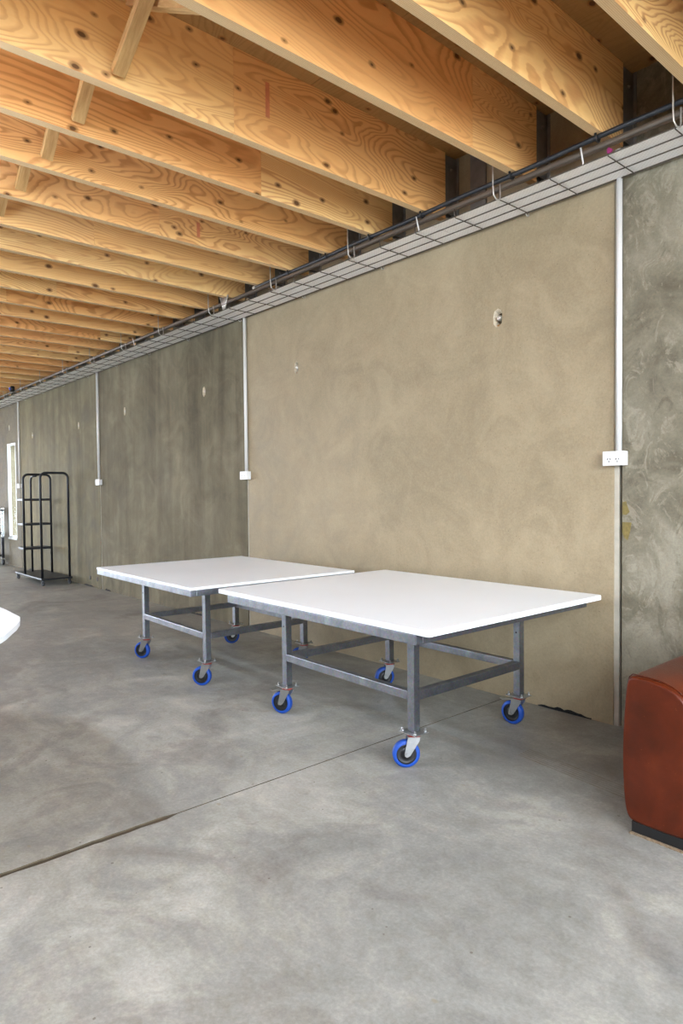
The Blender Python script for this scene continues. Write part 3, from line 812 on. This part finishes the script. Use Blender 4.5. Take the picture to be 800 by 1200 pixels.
soft('back_cushion', IX0+.004, mx_-.004, SY1-.25, SY1-.03, .30, .86, .06); soft('back_cushion', mx_+.004, IX1-.004, SY1-.25, SY1-.03, .30, .86, .06)
box('plinth', -1.122-SO.x, 1.10-SO.x, SY0+.008-SO.y, SY1-.03-SO.y, .006, .044, 'black_plastic', sofa)
b = MB()
n = 90
pts = []
for i in range(n+1):
    x = -1.126 + .5*i/n; pts.append((x-SO.x, SY0-.006*random.uniform(.2, 1.)-SO.y))
poly = pts + [(-.626-SO.x, SY0+.03-SO.y), (-1.126-SO.x, SY0+.03-SO.y)]
b.prism(poly, 'z', .0005, .006); b.build('frayed_lining', 'fray', sofa)

# ------------------------------------------------------------------ black hoop rack
rk = thing('rack', (-10.2, 3.09, 0), 'black tubular rack trolley with hoop ends and three shelves by the concrete wall', 'rack')
RO = Vector(rk.location)
RXL, RXR, RY0, RY1, RZ = -10.80, -9.56, 2.88, 3.30, .105
b = MB(); b.box(RXL-RO.x, RXR-RO.x, RY0-RO.y, RY1-RO.y, RZ-.025, RZ); b.build('platform', 'black_steel', rk, .006)
def hoop(x, y0, y1, ztop, r=.07):
    pts = [(x, y0, RZ)]
    for k in range(7):
        t = math.pi/2*k/6; pts.append((x, y0+r-r*math.cos(t), ztop-r+r*math.sin(t)))
    for k in range(7):
        t = math.pi/2*k/6; pts.append((x, y1-r+r*math.sin(t), ztop-r+r*math.cos(t)))
    pts.append((x, y1, RZ))
    b = MB(); b.tube([Vector(p)-RO for p in pts], .0165, 12); b.build('hoop', 'black_steel', rk)
hoop(-9.60, 2.905, 3.275, 1.557); hoop(-10.35, 2.895, 3.275, 1.553)
pts = [(-10.63, 3.08, RZ), (-10.63, 3.08, 1.44)] + [(-10.63+.09*(1-math.cos(math.pi/2*k/6)), 3.08, 1.44+.09*math.sin(math.pi/2*k/6)) for k in range(1, 7)] + [(-10.367, 3.08, 1.537)]
b = MB(); b.tube([Vector(p)-RO for p in pts], .015, 12); b.build('rear_post', 'black_steel', rk)
for z in (1.185, .825, .470):
    b = MB(); b.box(-10.63-RO.x, -10.345-RO.x, 2.888-RO.y, 3.282-RO.y, z-.016, z+.016); b.build('shelf', 'black_steel', rk, .004)
for x, y in ((RXL+.05, RY0+.03), (RXL+.05, RY1-.03), (RXR-.04, RY0+.03), (RXR-.04, RY1-.03)):
    b = MB()
    for s_ in (-1, 1):
        b.prism([(-.012, .08), (.014, .08), (.010, .03), (-.004, .022)], 'y', s_*.014-.0015, s_*.014+.0015)
    b.box(-.012, .014, -.014, .014, .076, .0795)
    c = b.build('castor', 'black_steel', rk, loc=(x-RO.x, y-RO.y, 0), rotz=.5)
    b = MB(); b.lathe([(.022, -.010), (.0275, -.007), (.0275, .007), (.022, .010)], 18, 'y'); b.build('wheel', 'wheel_hub', c, loc=(.003, 0, .0275))

# ------------------------------------------------------------------ workshop trolley at the far end
tr = thing('trolley', (-13.47, 3.03, 0), 'black and chrome workshop trolley standing left of the slit window', 'trolley')
hx, hy = .40, .26
for sx_ in (-1, 1):
    for sy_ in (-1, 1):
        p = box('post', sx_*hx-.022, sx_*hx+.022, sy_*hy-.022, sy_*hy+.022, .13, 1.0, 'black_steel', tr, .004)
        q = box('corner_plate', sx_*hx-.025, sx_*hx+.025, sy_*hy-.025, sy_*hy+.025, .50, .97, 'chrome', tr, .003)
        for k in range(5):
            bb = MB(); bb.lathe([(.010, 0), (.010, .0015)], 10, 'y')
            w_ = bb.build('plate_hole', 'gap_black', q, loc=(0, -.0265, -.18+.09*k))
        b = MB(); b.prism([(-.02, .13), (.02, .13), (.012, .05), (-.012, .05)], 'y', -.026, -.022); b.prism([(-.02, .13), (.02, .13), (.012, .05), (-.012, .05)], 'y', .022, .026); b.box(-.02, .02, -.022, .022, .122, .13)
        c = b.build('castor', 'chrome', tr, loc=(sx_*hx, sy_*hy, 0))
        b = MB(); b.lathe([(.045, -.018), (.0525, -.012), (.0525, .012), (.045, .018)], 22, 'y'); b.build('wheel', 'wheel_hub', c, loc=(0, 0, .0525))
for z in (.16, .56): box('shelf', -hx+.023, hx-.023, -hy+.01, hy-.01, z, z+.03, 'black_steel', tr, .003)
box('worktop', -hx-.03, hx+.03, -hy-.03, hy+.03, 1.0005, 1.03, 'chrome', tr, .004)
b = MB(); b.tube([(hx+.03, -.12, .62), (hx+.07, -.12, .62), (hx+.07, .12, .62), (hx+.03, .12, .62)], .009, 8); b.build('handle', 'chrome', tr)

# ------------------------------------------------------------------ white rounded table on the left
wt = thing('rounded_table', (-3.35, .5, 0), 'white round-cornered tabletop on the open floor away from the wall', 'table')
WO = Vector(wt.location)
edge = [(-3.12, .848), (-3.03, .822), (-2.935, .785), (-2.855, .745), (-2.757, .697), (-2.698, .661), (-2.60, .585), (-2.50, .48), (-2.42, .36), (-2.365, .22), (-2.34, .10)]
low = [(-2.47, .36), (-2.56, .28), (-2.70, .215), (-2.9, .18), (-3.12, .165)]
right = [(-3.35, .852)] + edge[:8] + low + [(-3.35, .16)]
poly = right + [(-6.7-x_, y_) for x_, y_ in right[::-1]][1:-1]
b = MB(); b.prism([(x_-WO.x, y_-WO.y) for x_, y_ in poly], 'z', .698, .72); b.build('tabletop', 'white_laminate', wt, .003)
b = MB(); b.lathe([(.30, .001), (.30, .012), (.26, .018), (.05, .03), (.04, .05), (.04, .66), (.16, .69), (.16, .6975)], 32, 'z'); b.build('pedestal', 'table_leg_white', wt)
